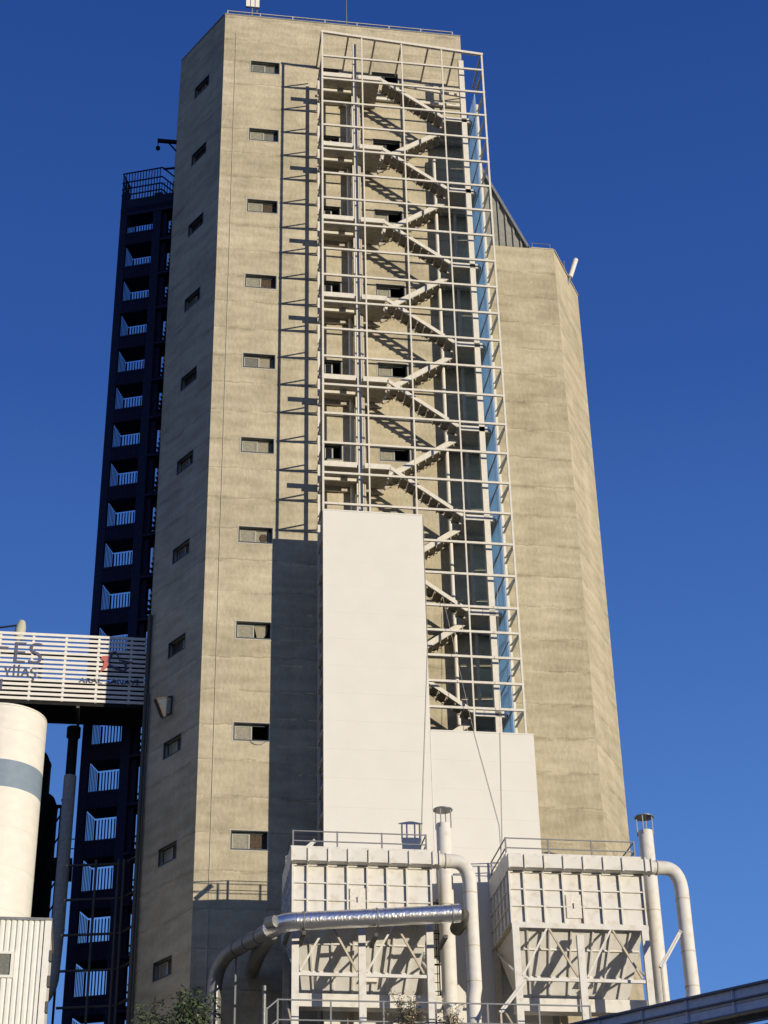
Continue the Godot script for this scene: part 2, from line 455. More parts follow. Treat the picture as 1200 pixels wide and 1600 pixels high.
func silo_block():
	var t := thing("concrete_silo_block", "lower bare concrete block with chamfered corner right of the stair frame", "building")
	var h := 45.18; var x0 := 9.695; var x1 := 12.87
	var m := MB.new()
	m.wall(Vector3(x0, 0, 0), Vector3.RIGHT, x1 - x0, h, [], .1, x0)
	m.wall(Vector3(x1, 0, 0), Vector3(.515, 0, -.857), 3.134, h, [], .1, 3.0)
	var c := Vector3(x1, 0, 0) + Vector3(.515, 0, -.857) * 3.134
	m.wall(c, Vector3(0, 0, -1), 12 + c.z, h, [], .1, 8)
	m.wall(Vector3(c.x, 0, -12), Vector3(-1, 0, 0), c.x - x0, h, [], .1, 2)
	part("wall", m, M.concrete_grey, t)
	var r := MB.new()
	r.prism(PackedVector2Array([Vector2(x0, -.1), Vector2(x1 - .05, -.1), Vector2(c.x - .1, c.z), Vector2(c.x - .1, -11.9), Vector2(x0, -11.9)]), Transform3D(Basis(Vector3(1, 0, 0), Vector3(0, 0, 1), Vector3(0, 1, 0)), Vector3(0, h - .2, 0)), .25)
	part("roof", r, M.roofing, t)
	var cp := MB.new()
	cp.bar(Vector3(x0 + 2.3, h + .025, -.05), Vector3(x1, h + .025, -.05), .14, .05)
	cp.bar(Vector3(x1, h + .025, -.05), c + Vector3(-.04, h + .025, 0), .14, .05)
	part("coping", cp, M.band, t)
	for k in 2: part("roof_rail", R(Vector3(12.1, h + .42 - .2 * k, -.2), Vector3(12.82, h + .42 - .2 * k, -.2), .02), M.rail, t)
	for k in 2: part("rail_post", R(Vector3(12.1 + .7 * k, h - .1, -.2), Vector3(12.1 + .7 * k, h + .43, -.2), .025), M.rail, t)
	# ribbed lean-to house on its roof
	var g := thing("ribbed_roof_house", "grey ribbed metal lean-to with sloping top on the lower block roof", "roof house")
	var gm := MB.new()
	gm.prism(PackedVector2Array([Vector2(9.70, h), Vector2(12.12, h), Vector2(9.70, 50.78)]), Transform3D(Basis(), Vector3(0, 0, -.5)), 3.5)
	part("wall", gm, M.cladding_grey, g)
	for k in 9:
		var x := 9.85 + k * .27
		var top := h + (12.12 - x) * 5.6 / 2.42
		if top - h > .15: part("seam_rib", L(Vector3(x - .035, h + .01, -.5), Vector3(x + .035, top - .06, -.44)), M.cladding_grey, g)
	var d := Vector3(2.42, -5.6, 0).normalized()
	part("roof_edge", R(Vector3(9.7, 50.84, -.44), Vector3(9.7, 50.84, -.44) + d * 6.15, .18, .10), M.galv, g)

# ---------------------------------------------------------------- the steel stair in front
const FX := [3.74, 5.30, 6.88, 8.48, 10.10]
const FZ := 1.80
func stair_frame():
	var t := thing("steel_stair_frame", "off-white steel stair frame up the tower face, its lower part clad in white sheets", "stair frame")
	var ys := []
	for k in 21: ys.append(W0 - 1.192 - 1.2 * k)
	for k in 12: ys.append(27.6 - .9 * k)
	# front grid
	for y in ys: part("frame_rail", R(Vector3(FX[0] - .04, y, FZ), Vector3(FX[4] + .04, y, FZ), .065, .078), M.steel, t)
	part("top_beam", R(Vector3(FX[0] - .05, 53.80, FZ), Vector3(FX[4] + .05, 53.36, FZ), .10, .11), M.steel, t)
	for i in 5:
		var top: float = 53.80 - .44 * i / 4.0
		part("mullion", R(Vector3(FX[i], 13.6, FZ - .005), Vector3(FX[i], top, FZ - .005), .065 if i in [0, 4] else .05, .06), M.steel, t)
	# side trusses back to the wall
	for i in [0, 4]:
		var x: float = FX[i]
		part("truss_post", R(Vector3(x, 13.6, .5), Vector3(x, 52.6 if i == 0 else 51.9, .5), .085), M.steel, t)
		for y in ys:
			part("truss_strut", R(Vector3(x, y, FZ - .05), Vector3(x, y, .05 if i == 0 else .5), .06), M.steel_dull, t)
			part("truss_brace", R(Vector3(x + .01, y + .02, FZ - .06), Vector3(x + .01, y + .24, .5), .05), M.steel_dull, t)
	# roof purlins from the top beam back to the wall, and a gutter along the wall
	for k in 7:
		var x := 3.72 + 1.06 * k
		part("roof_purlin", R(Vector3(x, 53.78 - .07 * k, FZ - .06), Vector3(x, 53.70 - .07 * k, .02), .06, .09), M.steel_dull, t)
	part("wall_beam", R(Vector3(3.8, 52.1, .14), Vector3(9.65, 52.1, .14), .1, .12), M.steel, t)
	part("wall_beam", R(Vector3(6.2, 52.55, .6), Vector3(9.6, 52.2, .6), .08, .10), M.steel, t)
	# columns and pipes
	for q in [[5.05, 1.43, .14, 53.6], [9.33, 1.36, .20, 53.3], [5.17, .40, .24, 51.9]]:
		part("column", R(Vector3(q[0], 13.6, q[1]), Vector3(q[0], q[3], q[1]), q[2]), M.steel, t)
	part("riser_pipe", Tb([Vector3(4.93, 13.6, .24), Vector3(4.93, 51.3, .24), Vector3(4.93, 51.5, .22), Vector3(4.8, 51.6, .2)], .075, 10), M.steel, t)
	part("riser_pipe", Tb([Vector3(5.33, 13.6, .46), Vector3(5.33, 51.7, .46)], .045, 8), M.steel_dull, t)
	part("riser_pipe", Tb([Vector3(8.28, 13.6, .3), Vector3(8.28, 48.9, .3), Vector3(8.30, 49.05, .3), Vector3(8.45, 49.1, .3)], .07, 10), M.steel, t)
	part("riser_pipe", Tb([Vector3(9.0, 13.6, .3), Vector3(9.0, 48.0, .3)], .06, 8), M.steel_dull, t)
	# landings and flights
	var treads := []
	for wd in [.60, .56]:                    # folded plate: tread with a turned-down edge on both sides
		var tm := MB.new()
		tm.box(Vector3.ZERO, Vector3(.27, .03, wd))
		tm.box(Vector3(.12, -.05, 0), Vector3(.03, .07, wd))
		tm.box(Vector3(-.12, -.04, 0), Vector3(.03, .05, wd))
		treads.append(tm.mesh())
	for i in 11:
		var yl := 52.0 - STOREY * i
		var yr := yl - 1.8
		var a := part("left_landing", L(Vector3(3.80, yl - .20, .06), Vector3(6.05, yl - .06, 1.40)), M.landing, t)
		part("fascia", L(Vector3(3.80, yl - .20, 1.40), Vector3(4.93, yl, 1.46)), M.steel, a)
		part("fascia", L(Vector3(5.20, yl - .20, 1.40), Vector3(6.10, yl, 1.46)), M.steel, a)
		part("landing_beam", L(Vector3(3.8, yl - .36, .05), Vector3(6.05, yl - .20, .15)), M.steel_dull, a)
		part("landing_beam", L(Vector3(3.8, yl - .34, .72), Vector3(5.0, yl - .203, .80)), M.steel, a)
		var b := part("right_landing", L(Vector3(8.55, yr - .20, .06), Vector3(9.66, yr - .06, 1.40)), M.landing, t)
		part("fascia", L(Vector3(8.55, yr - .20, 1.40), Vector3(9.6, yr, 1.46)), M.steel, b)
		part("landing_beam", L(Vector3(8.55, yr - .34, .4), Vector3(9.66, yr - .203, .5)), M.steel_dull, b)
		# front flight, down to the right
		var p0 := Vector3(6.05, yl - .1, 0); var p1 := Vector3(8.60, yr - .1, 0)
		var f := part("front_flight", R(p0 + Vector3(0, 0, 1.43), p1 + Vector3(0, 0, 1.43), .06, .13), M.steel, t)
		part("stringer", R(p0 + Vector3(0, 0, .82), p1 + Vector3(0, 0, .82), .05, .12), M.steel_dull, f)
		for k in 9:
			part("tread", treads[0], M.landing, f, false, p0.lerp(p1, (k + 1) / 10.0) + Vector3(0, -.02, 1.115))
		# rear flight, from the right landing down to the next left landing
		var q1 := Vector3(6.05, yl - STOREY - .1, 0)
		var g := part("rear_flight", R(p1 + Vector3(0, .02, .72), q1 + Vector3(0, .02, .72), .06, .19), M.steel, t)
		part("stringer", R(p1 + Vector3(0, 0, .12), q1 + Vector3(0, 0, .12), .05, .19), M.steel_dull, g)
		for k in 9:
			part("tread", treads[1], M.landing, g, false, p1.lerp(q1, (k + 1) / 10.0) + Vector3(0, -.02, .42))
	# blue translucent side wall
	for k in 32:
		var y1 := 51.3 - 1.2 * k
		var b := part("blue_pane", L(Vector3(9.735, y1 - 1.13, .04), Vector3(9.75, y1, 1.735)), M.blue, t)
		part("pane_rail", L(Vector3(9.72, y1 - 1.165, .04), Vector3(9.765, y1 - 1.135, 1.72)), M.galv, b)
	# white cladding in stacked sheets
	for q in [[3.74, 7.04, 31.74], [7.055, 10.30, 24.0]]:
		var y: float = q[2]
		var k := 0
		var first: MeshInstance3D
		while y > 8.5:
			var hgt := minf(.94, y - 8.5)
			var sh := MB.new()
			sh.box(Vector3((q[0] + q[1]) * .5, y - hgt * .5, 1.935), Vector3(q[1] - q[0], hgt - .003, .035), Basis(Vector3.RIGHT, .004))
			var o := part("cladding_sheet", sh, M.white, t)
			y -= hgt; k += 1
		part("cladding_edge", L(Vector3(q[0] - .03, 8.5, 1.89), Vector3(q[0], q[2] + .02, 1.96)), M.white, t)
		part("cladding_edge", L(Vector3(q[0], q[2], 1.89), Vector3(q[1], q[2] + .045, 1.965)), M.white, t)

func roof_things():
	var a := thing("panel_antenna", "cluster of pale panel antennas on a short pole above the tower roof", "antenna", Vector3(1.09, TOP, -.3))
	part("pole", Tb([Vector3(0, -.1, 0), Vector3(0, 2.0, 0)], .04), M.galv, a)
	part("pole", Tb([Vector3(.20, .55, -.05), Vector3(.20, 2.0, -.05)], .03), M.galv, a)
	for k in 3: part("antenna_panel", L(Vector3(-.25 + .19 * k, .78, .02), Vector3(-.09 + .19 * k, 2.2, .12)), M.bridge, a)
	part("bracket", L(Vector3(-.2, 1.0, -.03), Vector3(.28, 1.06, .02)), M.rail, a)
	var m := thing("roof_mast", "thin grey mast standing on the middle of the tower roof", "mast", Vector3(5.0, TOP, -.3))
	part("mast_tube", Tb([Vector3(0, -.1, 0), Vector3(0, 3.2, 0)], [.028, .012], 6), M.rail, m)
	part("foot_plate", B(Vector3(0, -.06, 0), Vector3(.2, .03, .2)), M.rail, m)
	var c := thing("white_tube_antenna", "white tube antenna tilted at the right edge of the lower roof", "antenna", Vector3(13.88, 45.0, -1.5))
	part("radome", Tb([Vector3(0, .14, 0), Vector3(.30, 1.05, 0), Vector3(.31, 1.08, 0)], [.10, .10, .06]), M.white, c)
	part("mount", Tb([Vector3(-.12, -.2, -.05), Vector3(0, .15, 0)], .05), M.rail, c)
	var d := thing("thin_roof_rod", "thin upright rod beside the tilted white antenna", "rod", Vector3(13.78, 45.0, -1.7))
	part("rod", Tb([Vector3(0, -.2, 0), Vector3(-.04, 1.0, 0)], .025, 6), M.galv, d)
	part("tip", Tb([Vector3(-.04, 1.0, 0), Vector3(-.04, 1.08, 0)], .035, 6), M.galv, d)
	var j := thing("hoist_jib", "dark hoist beam with a hook jutting from the tower's shaded left side", "hoist", Vector3(-1.64, 52.7, -4))
	part("beam", L(Vector3(-.80, -.07, -.06), Vector3(.1, .07, .06)), M.blackish, j)
	part("chain", R(Vector3(-.76, -.07, 0), Vector3(-.76, -.36, 0), .03), M.blackish, j)
	part("hook_block", Tb([Vector3(-.76, -.30, 0), Vector3(-.76, -.36, 0), Vector3(-.76, -.46, 0), Vector3(-.76, -.53, 0)], [.03, .09, .09, .03], 8), M.blackish, j)
	part("brace", R(Vector3(0, -.5, 0), Vector3(-.35, -.06, 0), .05), M.blackish, j)

# ---------------------------------------------------------------- dust collectors
func collectors():
	var c := thing("dust_collector", "white ribbed dust collector behind the silver duct, left of the pair", "dust collector", Vector3(2.52, 13.3, 0), "dust collectors at the tower foot")
	c.scale = Vector3.ONE * .975
	var y := func(v): return v - 13.6
	# body of panels between ribs
	var xs := [.02, .44, 1.01, 1.59, 2.16, 2.73, 3.30, 4.0]
	var rows := [17.55, 18.05, 18.55, 19.06]
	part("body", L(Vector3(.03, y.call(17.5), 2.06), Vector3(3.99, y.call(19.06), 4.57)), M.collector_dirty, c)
	for i in 7:
		for j in 3:
			part("panel", L(Vector3(xs[i] + .035, y.call(rows[j]) + .025, 4.54), Vector3(xs[i + 1] - .035, y.call(rows[j + 1]) - .025, 4.592)), M.collector, c)
	for i in 8:
		part("rib", L(Vector3(xs[i] - .025, y.call(17.5), 4.57), Vector3(xs[i] + .025, y.call(19.06), 4.675)), M.collector, c)
	for j in 4: part("rib", L(Vector3(.0, y.call(rows[j]) - .02, 4.57), Vector3(4.02, y.call(rows[j]) + .02, 4.66)), M.collector, c)
	for i in 5:
		for j in 3:
			part("panel", L(Vector3(.008, y.call(rows[j]) + .025, 2.09 + .5 * i), Vector3(.05, y.call(rows[j + 1]) - .025, 2.52 + .5 * i)), M.collector, c)
	for i in 6: part("rib", L(Vector3(-.045, y.call(17.5), 2.055 + .5 * i - .02), Vector3(.04, y.call(19.06), 2.055 + .5 * i + .02)), M.collector, c)
	for j in 4: part("rib", L(Vector3(-.04, y.call(rows[j]) - .018, 2.05), Vector3(.03, y.call(rows[j]) + .018, 4.60)), M.collector, c)
	var dr := part("access_door", L(Vector3(1.66, y.call(17.72), 4.59), Vector3(2.10, y.call(18.42), 4.652)), M.door, c)
	part("door_handle", L(Vector3(1.86, y.call(18.0), 4.652), Vector3(1.88, y.call(18.16), 4.685)), M.rail, dr)
	part("roof", L(Vector3(-.03, y.call(19.065), 2.02), Vector3(4.05, y.call(19.66), 4.58)), M.collector, c)
	# square header duct, tapering into a round pipe that bends down
	var hd := part("header_duct", L(Vector3(-.05, y.call(19.09), 4.585), Vector3(4.22, y.call(19.44), 4.98)), M.collector, c)
	for k in 9:
		var x: float = [-.04, .43, 1.01, 1.58, 2.17, 2.77, 3.34, 4.03, 4.22][k]
		part("flange", L(Vector3(x - .02, y.call(19.05), 4.58), Vector3(x + .02, y.call(19.48), 5.025)), M.collector, hd)
	var tp := MB.new()
	tp.tube([Vector3(4.22, y.call(19.265), 4.78), Vector3(4.36, y.call(19.265), 4.78)], [.21, .20], 16)
	part("pipe_collar", tp, M.collector, hd)
	var path := [Vector3(4.30, y.call(19.265), 4.78)]
	path.append_array(bend(Vector3(4.62, y.call(19.265), 4.78), Vector3(5.10, y.call(19.265), 4.78), Vector3(5.11, y.call(18.55), 4.78), 12))
	path.append_array([Vector3(5.11, y.call(17.0), 4.78), Vector3(5.12, y.call(15.6), 4.78), Vector3(5.06, y.call(15.3), 4.78), Vector3(5.06, 0, 4.78)])
	var dp := part("outlet_pipe", Tb(path, .205, 20), M.collector, c)
	for yy in [18.3, 16.75, 15.75]: part("pipe_seam", Tb([Vector3(5.11, y.call(yy), 4.78), Vector3(5.11, y.call(yy) + .03, 4.78)], .212, 20), M.collector_dirty, dp)
	part("pipe_seam", Tb([Vector3(4.40, y.call(19.265), 4.78), Vector3(4.43, y.call(19.265), 4.78)], .225, 20), M.collector_dirty, dp)
	# exhaust stack with rain cap
	var sx := 4.73
	var st := part("exhaust_stack", Tb([Vector3(sx, y.call(15.2), 3.08), Vector3(sx, y.call(21.04), 3.08)], .225, 20), M.collector, c)
	part("stack_seam", Tb([Vector3(sx, y.call(18.5), 3.08), Vector3(sx, y.call(18.53), 3.08)], .232, 20), M.collector_dirty, st)
	part("rain_cap", Tb([Vector3(sx, y.call(21.48), 3.08), Vector3(sx, y.call(21.51), 3.08), Vector3(sx, y.call(21.57), 3.08)], [.30, .30, .05], 20), M.galv, st)
	for k in 4:
		var an := TAU * k / 4 + .5
		var e := Vector3(cos(an) * .24, 0, sin(an) * .24)
		part("cap_strut", R(Vector3(sx, y.call(20.9), 3.08) + e, Vector3(sx, y.call(21.49), 3.08) + e, .035, .02), M.galv, st)
	# hopper: a trough with ribs
	var hp := MB.new()
	var f0 := [Vector3(.10, y.call(17.5), 4.54), Vector3(3.92, y.call(17.5), 4.54), Vector3(3.70, y.call(15.82), 3.2), Vector3(.45, y.call(15.82), 3.2)]
	var b0 := [Vector3(.10, y.call(17.5), 2.10), Vector3(3.92, y.call(17.5), 2.10), Vector3(3.70, y.call(15.82), 2.85), Vector3(.45, y.call(15.82), 2.85)]
	hp.quad(f0[3], f0[2], f0[1], f0[0]); hp.quad(b0[0], b0[1], b0[2], b0[3])
	hp.quad(b0[3], f0[3], f0[0], b0[0]); hp.quad(f0[2], b0[2], b0[1], f0[1]); hp.quad(b0[3], b0[2], f0[2], f0[3])
	var ho := part("hopper", hp, M.collector, c)
	for k in 6:
		var s: float = [.10, .27, .44, .61, .75, .90][k]
		var a: Vector3 = f0[0].lerp(f0[1], s); var b: Vector3 = f0[3].lerp(f0[2], s)
		part("hopper_rib", R(a + Vector3(0, 0, .03), b + Vector3(0, 0, .03), .05, .07), M.collector, ho)
	for k in 2:
		var s: float = [.33, .72][k]
		part("hopper_rib", R(f0[0].lerp(f0[3], s) + Vector3(0, 0, .025), f0[1].lerp(f0[2], s) + Vector3(0, 0, .025), .06, .05), M.collector, ho)
	part("inspection_hatch", L(Vector3(2.15, y.call(16.05), 3.3), Vector3(2.55, y.call(16.45), 3.62)), M.door, ho)
	part("screw_trough", L(Vector3(.35, y.call(15.42), 2.8), Vector3(4.45, y.call(15.80), 3.25)), M.collector, c)
	part("screw_drive", Tb([Vector3(4.45, y.call(15.6), 3.02), Vector3(4.75, y.call(15.6), 3.02)], .14, 12), M.collector_dirty, c)
	part("beam", L(Vector3(.0, y.call(17.38), 4.675), Vector3(4.02, y.call(17.52), 4.74)), M.collector, c)
	for q in [[.0, 17.38], [1.87, 17.2], [3.80, 17.38]]:
		part("leg", L(Vector3(q[0], 0, 4.62), Vector3(q[0] + .20, y.call(q[1]), 4.76)), M.collector, c)
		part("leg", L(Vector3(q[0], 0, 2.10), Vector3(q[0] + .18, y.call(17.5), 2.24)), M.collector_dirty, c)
	part("tie_beam", L(Vector3(.20, y.call(15.86), 4.66), Vector3(1.87, y.call(15.95), 4.73)), M.collector, c)
	part("tie_beam", L(Vector3(2.07, y.call(15.86), 4.66), Vector3(3.80, y.call(15.95), 4.73)), M.collector, c)
	for bx in [.20, 2.07]:
		part("brace", R(Vector3(bx + .04, y.call(16.0), 4.69), Vector3(bx + .82, y.call(17.38), 4.69), .055), M.collector, c)
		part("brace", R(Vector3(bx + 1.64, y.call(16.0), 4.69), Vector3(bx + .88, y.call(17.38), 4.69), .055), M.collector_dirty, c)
	for q in [.1, 3.9]:
		part("brace", R(Vector3(q, y.call(16.0), 4.68), Vector3(q, y.call(17.4), 2.2), .055), M.collector, c)
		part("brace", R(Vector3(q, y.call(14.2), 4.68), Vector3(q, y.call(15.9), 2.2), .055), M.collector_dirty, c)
	# roof railing
	for k in 2:
		var yy: float = y.call(20.25 - .3 * k)
		part("guard_rail", R(Vector3(.07, yy, 4.2), Vector3(3.98, yy, 4.2), .03), M.rail, c)
		part("guard_rail", R(Vector3(.07, yy, 4.2), Vector3(.07, yy, 2.1), .03), M.rail, c)
		part("guard_rail", R(Vector3(3.98, yy, 4.2), Vector3(3.98, yy, 2.1), .03), M.rail, c)
		part("guard_rail", R(Vector3(.07, yy, 2.1), Vector3(3.98, yy, 2.1), .025), M.rail, c)
	for q in [[.07, 4.2], [1.36, 4.2], [2.67, 4.2], [3.98, 4.2], [.07, 2.1], [3.98, 2.1]]:
		part("guard_post", R(Vector3(q[0], y.call(19.6), q[1]), Vector3(q[0], y.call(20.27), q[1]), .045), M.rail, c)
	# the second one is the same machine
	var e: Node3D = c.duplicate()
	e.name = numbered("dust_collector", self)
	add_child(e, true)
	e.position.x += 6.13
	tag(e, "white ribbed dust collector below the lower concrete block, right of the pair", "dust collector", "dust collectors at the tower foot")
	var eq := part("valve_box", L(Vector3(.55, y.call(19.66), 2.3), Vector3(1.2, y.call(19.95), 2.8)), M.steel_dull, e)
	part("valve_box", L(Vector3(2.6, y.call(19.66), 2.3), Vector3(3.6, y.call(19.9), 2.8)), M.steel_dull, e)

func ducts():
	var s := thing("silver_duct", "shiny foil-wrapped silver duct running across the front of the left dust collector", "duct", Vector3(2.11, 16.69, 5.4))
	part("straight_run", Tb([Vector3(.45, .04, 0), Vector3(2.6, .2, 0), Vector3(4.68, .37, 0)], .245, 28), M.silver, s)
	part("straight_run", Tb([Vector3(4.68, .37, 0), Vector3(4.92, .39, 0)], .255, 28), M.silver, s)
	var el := bend(Vector3(.46, .04, 0), Vector3(.02, .0, 0), Vector3(-.22, -.08, -.42), 8)
	part("elbow", Tb(el, .25, 24), M.silver, s)
	part("end_cap", Tb([Vector3(-.33, -.02, -.06), Vector3(-.12, -.01, .12)], .16, 16), M.galv, s)
	for x in [.62, 2.62, 4.68]: part("joint_band", Tb([Vector3(x, .04 + (x - .45) * .078, 0), Vector3(x + .04, .043 + (x - .45) * .078, 0)], .258, 28), M.galv, s)
	for k in 13: part("foil_wrap", Tb([Vector3(.75 + .3 * k, .0632 + .0234 * k, 0), Vector3(.765 + .3 * k, .0644 + .0234 * k, 0)], .249, 28), M.silver, s)
	for x in [.65, 2.6, 4.5]: part("support", L(Vector3(x - .05, -.35, -.95), Vector3(x + .05, -.25, .1)), M.rack, s)
	part("flexible_sleeve", Tb([Vector3(4.93, .38, -.06), Vector3(5.02, .38, -.14), Vector3(5.06, .36, -.5), Vector3(5.06, .34, -1.2)], [.17, .2, .2, .2], 16), M.rack, s)
	var g := thing("grey_bent_duct", "dull grey duct bending down the shaded wall from the silver duct", "duct", Vector3(.66, 13.6, .9))
	var pth := [Vector3(1.30, 3.02, 4.1)]
	pth.append_array(bend(Vector3(.5, 3.40, 1.0), Vector3(.02, 3.42, .05), Vector3(0, 2.4, 0), 8))
	pth.append_array([Vector3(0, 1, 0), Vector3(0, -6, 0)])
	part("duct_run", Tb(pth, .215, 20), M.galv, g)
	part("branch", Tb([Vector3(1.30, 3.0, 4.0), Vector3(1.16, 3.28, .9), Vector3(1.12, 3.28, -.7)], .22, 20), M.galv, g)
	part("joint_band", Tb([Vector3(0, 2.2, 0), Vector3(0, 2.25, 0)], .225, 20), M.rack, g)
	for k in 3: part("joint_band", Tb([(pth[0] as Vector3).lerp(pth[1], .3 + .3 * k), (pth[0] as Vector3).lerp(pth[1], .315 + .3 * k)], .224, 20), M.rack, g)
	part("hanger", R(Vector3(.55, 3.2, .9), Vector3(.55, -2, .9), .05), M.rail, g)
	var p := thing("grey_stub_post", "plain grey upright pipe left of the left dust collector's legs", "post", Vector3(1.93, 13.3, 3.0))
	part("pipe", Tb([Vector3(0, 0, 0), Vector3(0, 2.36, 0)], .055), M.galv, p)
	part("base_plate", B(Vector3(0, .02, 0), Vector3(.2, .03, .2)), M.galv, p)
	var l := thing("caged_ladder", "dark caged ladder between the two dust collectors", "ladder", Vector3(6.86, 13.6, 2.35))
	for k in 2: part("ladder_rail", R(Vector3(.22 * k - .1, 1.6, 0), Vector3(.22 * k - .1, 4.9, 0), .03), M.blackish, l)
	for k in 13: part("rung", R(Vector3(-.1, 1.7 + .25 * k, 0), Vector3(.12, 1.7 + .25 * k, 0), .02), M.blackish, l)
	for k in 4:
		var hoop := []
		for i in 9: hoop.append(Vector3(.01 + .2 * cos(PI * i / 8), 2.0 + .9 * k, .26 * sin(PI * i / 8)))
		part("cage_hoop", Tb(hoop, .018, 6), M.blackish, l)
	for k in 3: part("cage_strip", R(Vector3(.01 + .2 * cos(PI * (k + 1) / 4), 2.0, .26 * sin(PI * (k + 1) / 4)), Vector3(.01 + .2 * cos(PI * (k + 1) / 4), 4.7, .26 * sin(PI * (k + 1) / 4)), .02), M.blackish, l)

func tube_lamp(label: String, base: Vector3, post: float, arm: Vector3):
	var t := thing("tube_lamp", label, "lamp", base, "tube lamps on railing posts")
	part("post", R(Vector3.ZERO, Vector3(0, post, 0), .05), M.steel_dull, t)
	var a := Vector3(0, post, 0)
	var d := arm.normalized()
	part("lamp_housing", R(a - d * .05, a + arm, .11, .09), M.collector, t)
	part("lamp_cover", R(a + d * .04 + Vector3(0, -.06, .03), a + arm - d * .04 + Vector3(0, -.06, .03), .08, .05), M.white, t)
	part("end_cap", R(a + arm, a + arm + d * .05, .13, .11), M.steel_dull, t)
func lamps():
	tube_lamp("tube lamp on a tall post in front of the right stack, above the blue conveyor", Vector3(12.54, 12.9, 5.5), 2.82, Vector3(.62, .95, 0))
	tube_lamp("tube lamp leaning right at the left leg of the right dust collector", Vector3(8.01, 13.3, 5.5), 1.10, Vector3(.72, .86, 0))
	tube_lamp("tube lamp leaning over the roof railing of the left dust collector", Vector3(2.85, 19.2, 3.6), .1, Vector3(.38, .36, 0))
	tube_lamp("tube lamp at the very bottom beside the dry shrubs", Vector3(6.40, 13.3, 5.9), .5, Vector3(.5, .6, 0))

func platform():
	var b := thing("annex_building", "low concrete annex under the dust collectors, its roof just below the railing", "building", Vector3(1.2, 0, 0))
	part("wall", L(Vector3(0, 0, 1.98), Vector3(13.5, 13.0, 7.6)), M.concrete_grey, b)
	part("roof_slab", L(Vector3(-.1, 13.0, 1.98), Vector3(13.6, 13.3, 7.75)), M.landing, b)
	var r := thing("platform_railing", "grey pipe railing along the platform under the dust collectors", "railing", Vector3(1.73, 13.3, 6.0))
	for k in 2:
		var y := 1.15 - .52 * k
		part("rail", R(Vector3(.3, y, 0), Vector3(8.6, y, 0), .035), M.rail, r)
		part("rail", R(Vector3(.3, y, 0), Vector3(0, y - .3, .2), .035), M.rail, r)
	for k in 7: part("post", R(Vector3(.3 + 1.38 * k, 0, 0), Vector3(.3 + 1.38 * k, 1.17, 0), .045), M.rail, r)
	part("post", R(Vector3(0, 0, .2), Vector3(0, .88, .2), .045), M.rail, r)
	# machines half seen behind the railing
	for q in [["pale machine box on the platform behind the left dust collector's middle leg", 4.0], ["pale machine box on the platform behind the right dust collector's left leg", 9.7]]:
		var m := thing("machine_box", q[0], "machine", Vector3(q[1], 13.3, 3.4))
		part("housing", L(Vector3(0, 0, 0), Vector3(.9, .85, .5)), M.collector_dirty, m)
		part("motor", Tb([Vector3(1.0, .55, .25), Vector3(1.4, .55, .25)], .14), M.steel_dull, m)
		part("lid", L(Vector3(-.04, .85, -.04), Vector3(.94, .9, .54)), M.collector, m)

